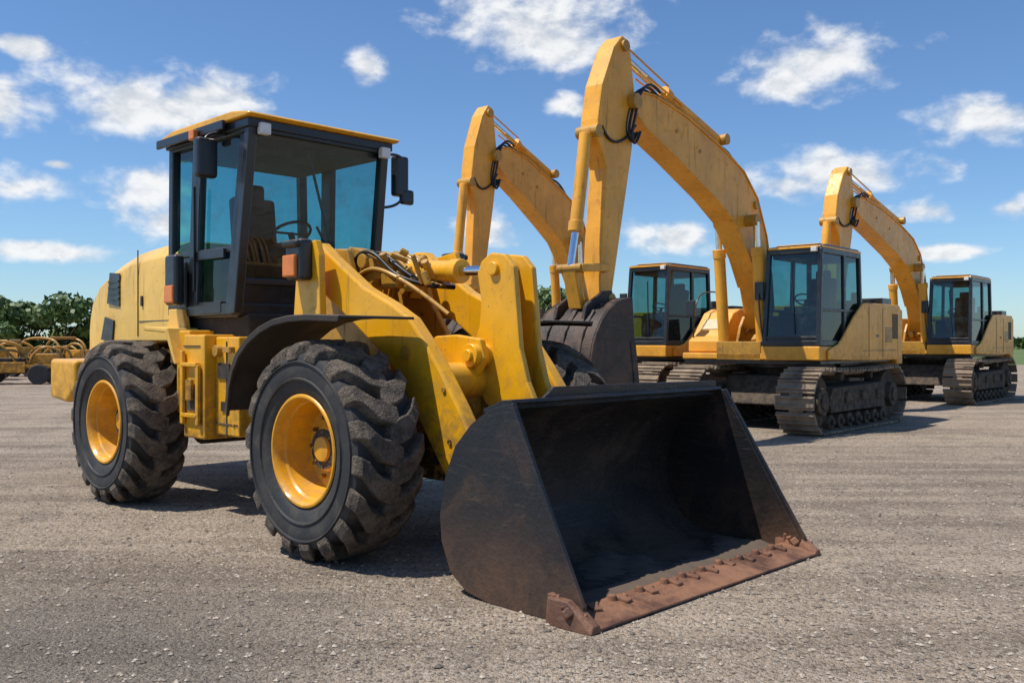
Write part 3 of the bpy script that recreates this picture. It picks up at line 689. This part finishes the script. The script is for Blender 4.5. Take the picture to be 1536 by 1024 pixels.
# ================================================================ trees
def leaf_mat():
    m,t=newmat('foliage'); pos=t.geo.outputs['Position']; n=t.noise(pos,.9,3,.6); n2=t.noise(pos,8,2,.5)
    c=t.mix(t.ramp(n,.35,.65),C(.045,.090,.016),C(.12,.185,.038)); c=t.mix(t.ramp(n2,.4,.7,0,.5),c,C(.065,.12,.022))
    setp(t,Base_Color=c,Roughness=.6); return m
LM=leaf_mat(); BM=simple('bark',(.09,.065,.045),.9)
def tree_line(name,spec,leaf=.22,per=1500):
    V=[];F=[];tr=B(); o=0
    for (x,y,h,w) in spec:
        nb=11
        for k in range(nb):
            cx=x+rng.normal()*w*.36; cy=y+rng.normal()*w*.3; cz=h*(.08+.80*rng.random()); rr=np.array([w*.30,w*.28,h*.18])*(.55+.6*rng.random())
            if cz+rr[2]>h: cz=h-rr[2]
            n=per//nb
            u=rng.normal(size=(n,3)); u/=np.linalg.norm(u,axis=1)[:,None]; q=(.55+.5*rng.random(n)**.6)[:,None]
            c=np.array([cx,cy,cz])+u*q*rr; c[:,2]=np.maximum(c[:,2],.05)
            a=rng.normal(size=(n,3)); a/=np.linalg.norm(a,axis=1)[:,None]; b_=np.cross(a,u+.4*rng.normal(size=(n,3))); b_/=np.linalg.norm(b_,axis=1)[:,None]+1e-6
            s=leaf*(.5+.9*rng.random(n))[:,None]
            q4=np.stack([c-a*s-b_*s*.6,c+a*s*.2-b_*s*.7,c+a*s+b_*s*.5,c-a*s*.3+b_*s*.7],1).reshape(-1,3)
            V.append(q4); F.append((np.arange(n)*4)[:,None]+np.arange(4)[None]+o); o+=len(q4)
        tr.cyl((x,y,0),(x+.1,y,h*.6),.10*h/4,8,.04)
        for k in range(4): a=rng.random()*6.28; tr.cyl((x,y,h*.3),(x+math.cos(a)*w*.35,y+math.sin(a)*w*.3,h*.75),.05,6,.015)
    V=np.concatenate(V);F=np.concatenate(F)
    r=root(name,(0,0,0))
    me=bpy.data.meshes.new('foliage'); me.from_pydata(V.tolist(),[],F.tolist()); me.materials.append(LM)
    ob=bpy.data.objects.new('foliage',me); scene.collection.objects.link(ob); ob.parent=r
    tr.ob('trunks_and_limbs',BM,r)
sp=[]
x=-52
while x<4:
    h=4.3+rng.random()*.9
    if x>-24: h=4.3+rng.random()*1.5
    sp.append((x,58+rng.normal()*1.5,h,3.8+rng.random())); x+=1.7+rng.random()*.8
tree_line('distant_trees',sp,.17,2800)
sp=[(50+i*6+rng.random()*3,190+rng.normal()*5,1.6+rng.random()*1.6,8) for i in range(34)]
tree_line('distant_hedge',sp,.5,500)

# ================================================================ sky, sun, camera
w=bpy.data.worlds.new('World'); scene.world=w; w.use_nodes=True
t=NT(w.node_tree); bg=w.node_tree.nodes['Background']
sky=t.n('ShaderNodeTexSky'); sky.sky_type='NISHITA'; sky.sun_disc=False
sky.sun_elevation=math.asin(SUN.z); sky.sun_rotation=math.atan2(SUN.x,SUN.y)
sky.air_density=1.0; sky.dust_density=.3; sky.ozone_density=2.8; sky.altitude=300
tc=t.n('ShaderNodeTexCoord'); sp_=t.n('ShaderNodeSeparateXYZ'); t.l(tc.outputs['Generated'],sp_.inputs[0])
az=t.math('MULTIPLY',t.math('ARCTAN2',sp_.outputs[0],sp_.outputs[1]),57.2958); el=t.math('MULTIPLY',t.math('ARCSINE',sp_.outputs[2]),57.2958)
cb=t.n('ShaderNodeCombineXYZ'); t.l(az,cb.inputs[0]); t.l(el,cb.inputs[1]); uv=cb.outputs[0]
clouds=[(-21.2,13.2,6.6,2.0),(-18.4,14.0,3.8,1.6),(1.9,19.0,6.0,2.5),(3,17.3,3.2,1.4),(18.3,15.8,4.0,1.8),(16.4,14.8,2.4,1.1),(26.6,12.0,3.1,1.4),(18.6,9.7,5.0,1.25),(16.5,9.2,2.9,1.0),(-21.2,8.2,2.5,1.7),(-20.3,7,1.6,1.4),(-28,8.2,2.0,1.0),(-8.9,16.3,1.4,.9),(3.4,14.1,1.4,.8),(9.8,6.3,2.6,1.1),
(23.4,7.3,1.8,.7),(28.3,7.3,1.4,.7),(-28.9,12.8,1.3,1.4),(-27.8,15.7,1.8,.7),(-26.2,4.9,3.2,.6),(-1.6,7.0,2.0,1.1),(25.3,4.9,2.6,.45),(-26,9.7,.7,.25),(35,17,4,2),(-38,14,6,2.5),(42,10,6,2),(0,32,9,3)]
f=None
for (a,e,hw,hh) in clouds:
    m_=t.n('ShaderNodeVectorMath'); m_.operation='MULTIPLY_ADD'; t.l(uv,m_.inputs[0]); m_.inputs[1].default_value=(1/hw,1/hh,0); m_.inputs[2].default_value=(-a/hw,-e/hh,0)
    ln=t.n('ShaderNodeVectorMath'); ln.operation='LENGTH'; t.l(m_.outputs[0],ln.inputs[0])
    f=ln.outputs['Value'] if f is None else t.math('MINIMUM',f,ln.outputs['Value'])
f=t.math('MAXIMUM',t.math('SUBTRACT',1.0,f),-1.2)
def cn(off):
    mp=t.n('ShaderNodeMapping'); mp.inputs['Location'].default_value=off; mp.inputs['Scale'].default_value=(.34,.52,1); t.l(uv,mp.inputs[0])
    return t.noise(mp.outputs[0],1.0,7,.56,.15)
n0=cn((3.1,1.7,0)); n1=cn((3.22,1.44,0))
dens=t.math('ADD',f,t.math('MULTIPLY',t.math('SUBTRACT',n0,.46),2.7))
al=t.ramp(dens,-.12,.85,0,.97)
lit=t.math('ADD',t.math('MULTIPLY',t.math('SUBTRACT',n0,n1),2.2),.50)
thick=t.ramp(dens,.6,1.8)
shade=t.math('SUBTRACT',t.ramp(lit,.12,.8,.70,1.0),t.math('MULTIPLY',thick,.07))
ccol=t.mix(t.ramp(shade,.64,.97,0,1,False),C(5.6,6.1,6.8),C(9.1,9.2,9.3))
skc=t.mix(1.0,sky.outputs[0],C(.86,1.08,1.30),'MULTIPLY')
col=t.mix(al,skc,ccol)
t.l(col,bg.inputs[0]); bg.inputs[1].default_value=.103
w.cycles.sampling_method='MANUAL'; w.cycles.sample_map_resolution=512
sl=bpy.data.lights.new('sun','SUN'); sl.energy=5.0; sl.angle=rad(.5); sl.color=(1,.95,.87)
so=bpy.data.objects.new('sun',sl); scene.collection.objects.link(so); so.rotation_euler=SUN.to_track_quat('Z','Y').to_euler(); so.location=(-20,-10,40)
cd=bpy.data.cameras.new('camera'); cd.lens=36*1400/1536; cd.sensor_width=36; cd.clip_end=2500; cd.clip_start=.05
co=bpy.data.objects.new('camera',cd); scene.collection.objects.link(co); co.location=(0,0,1.5); co.rotation_euler=(rad(90),0,0); scene.camera=co
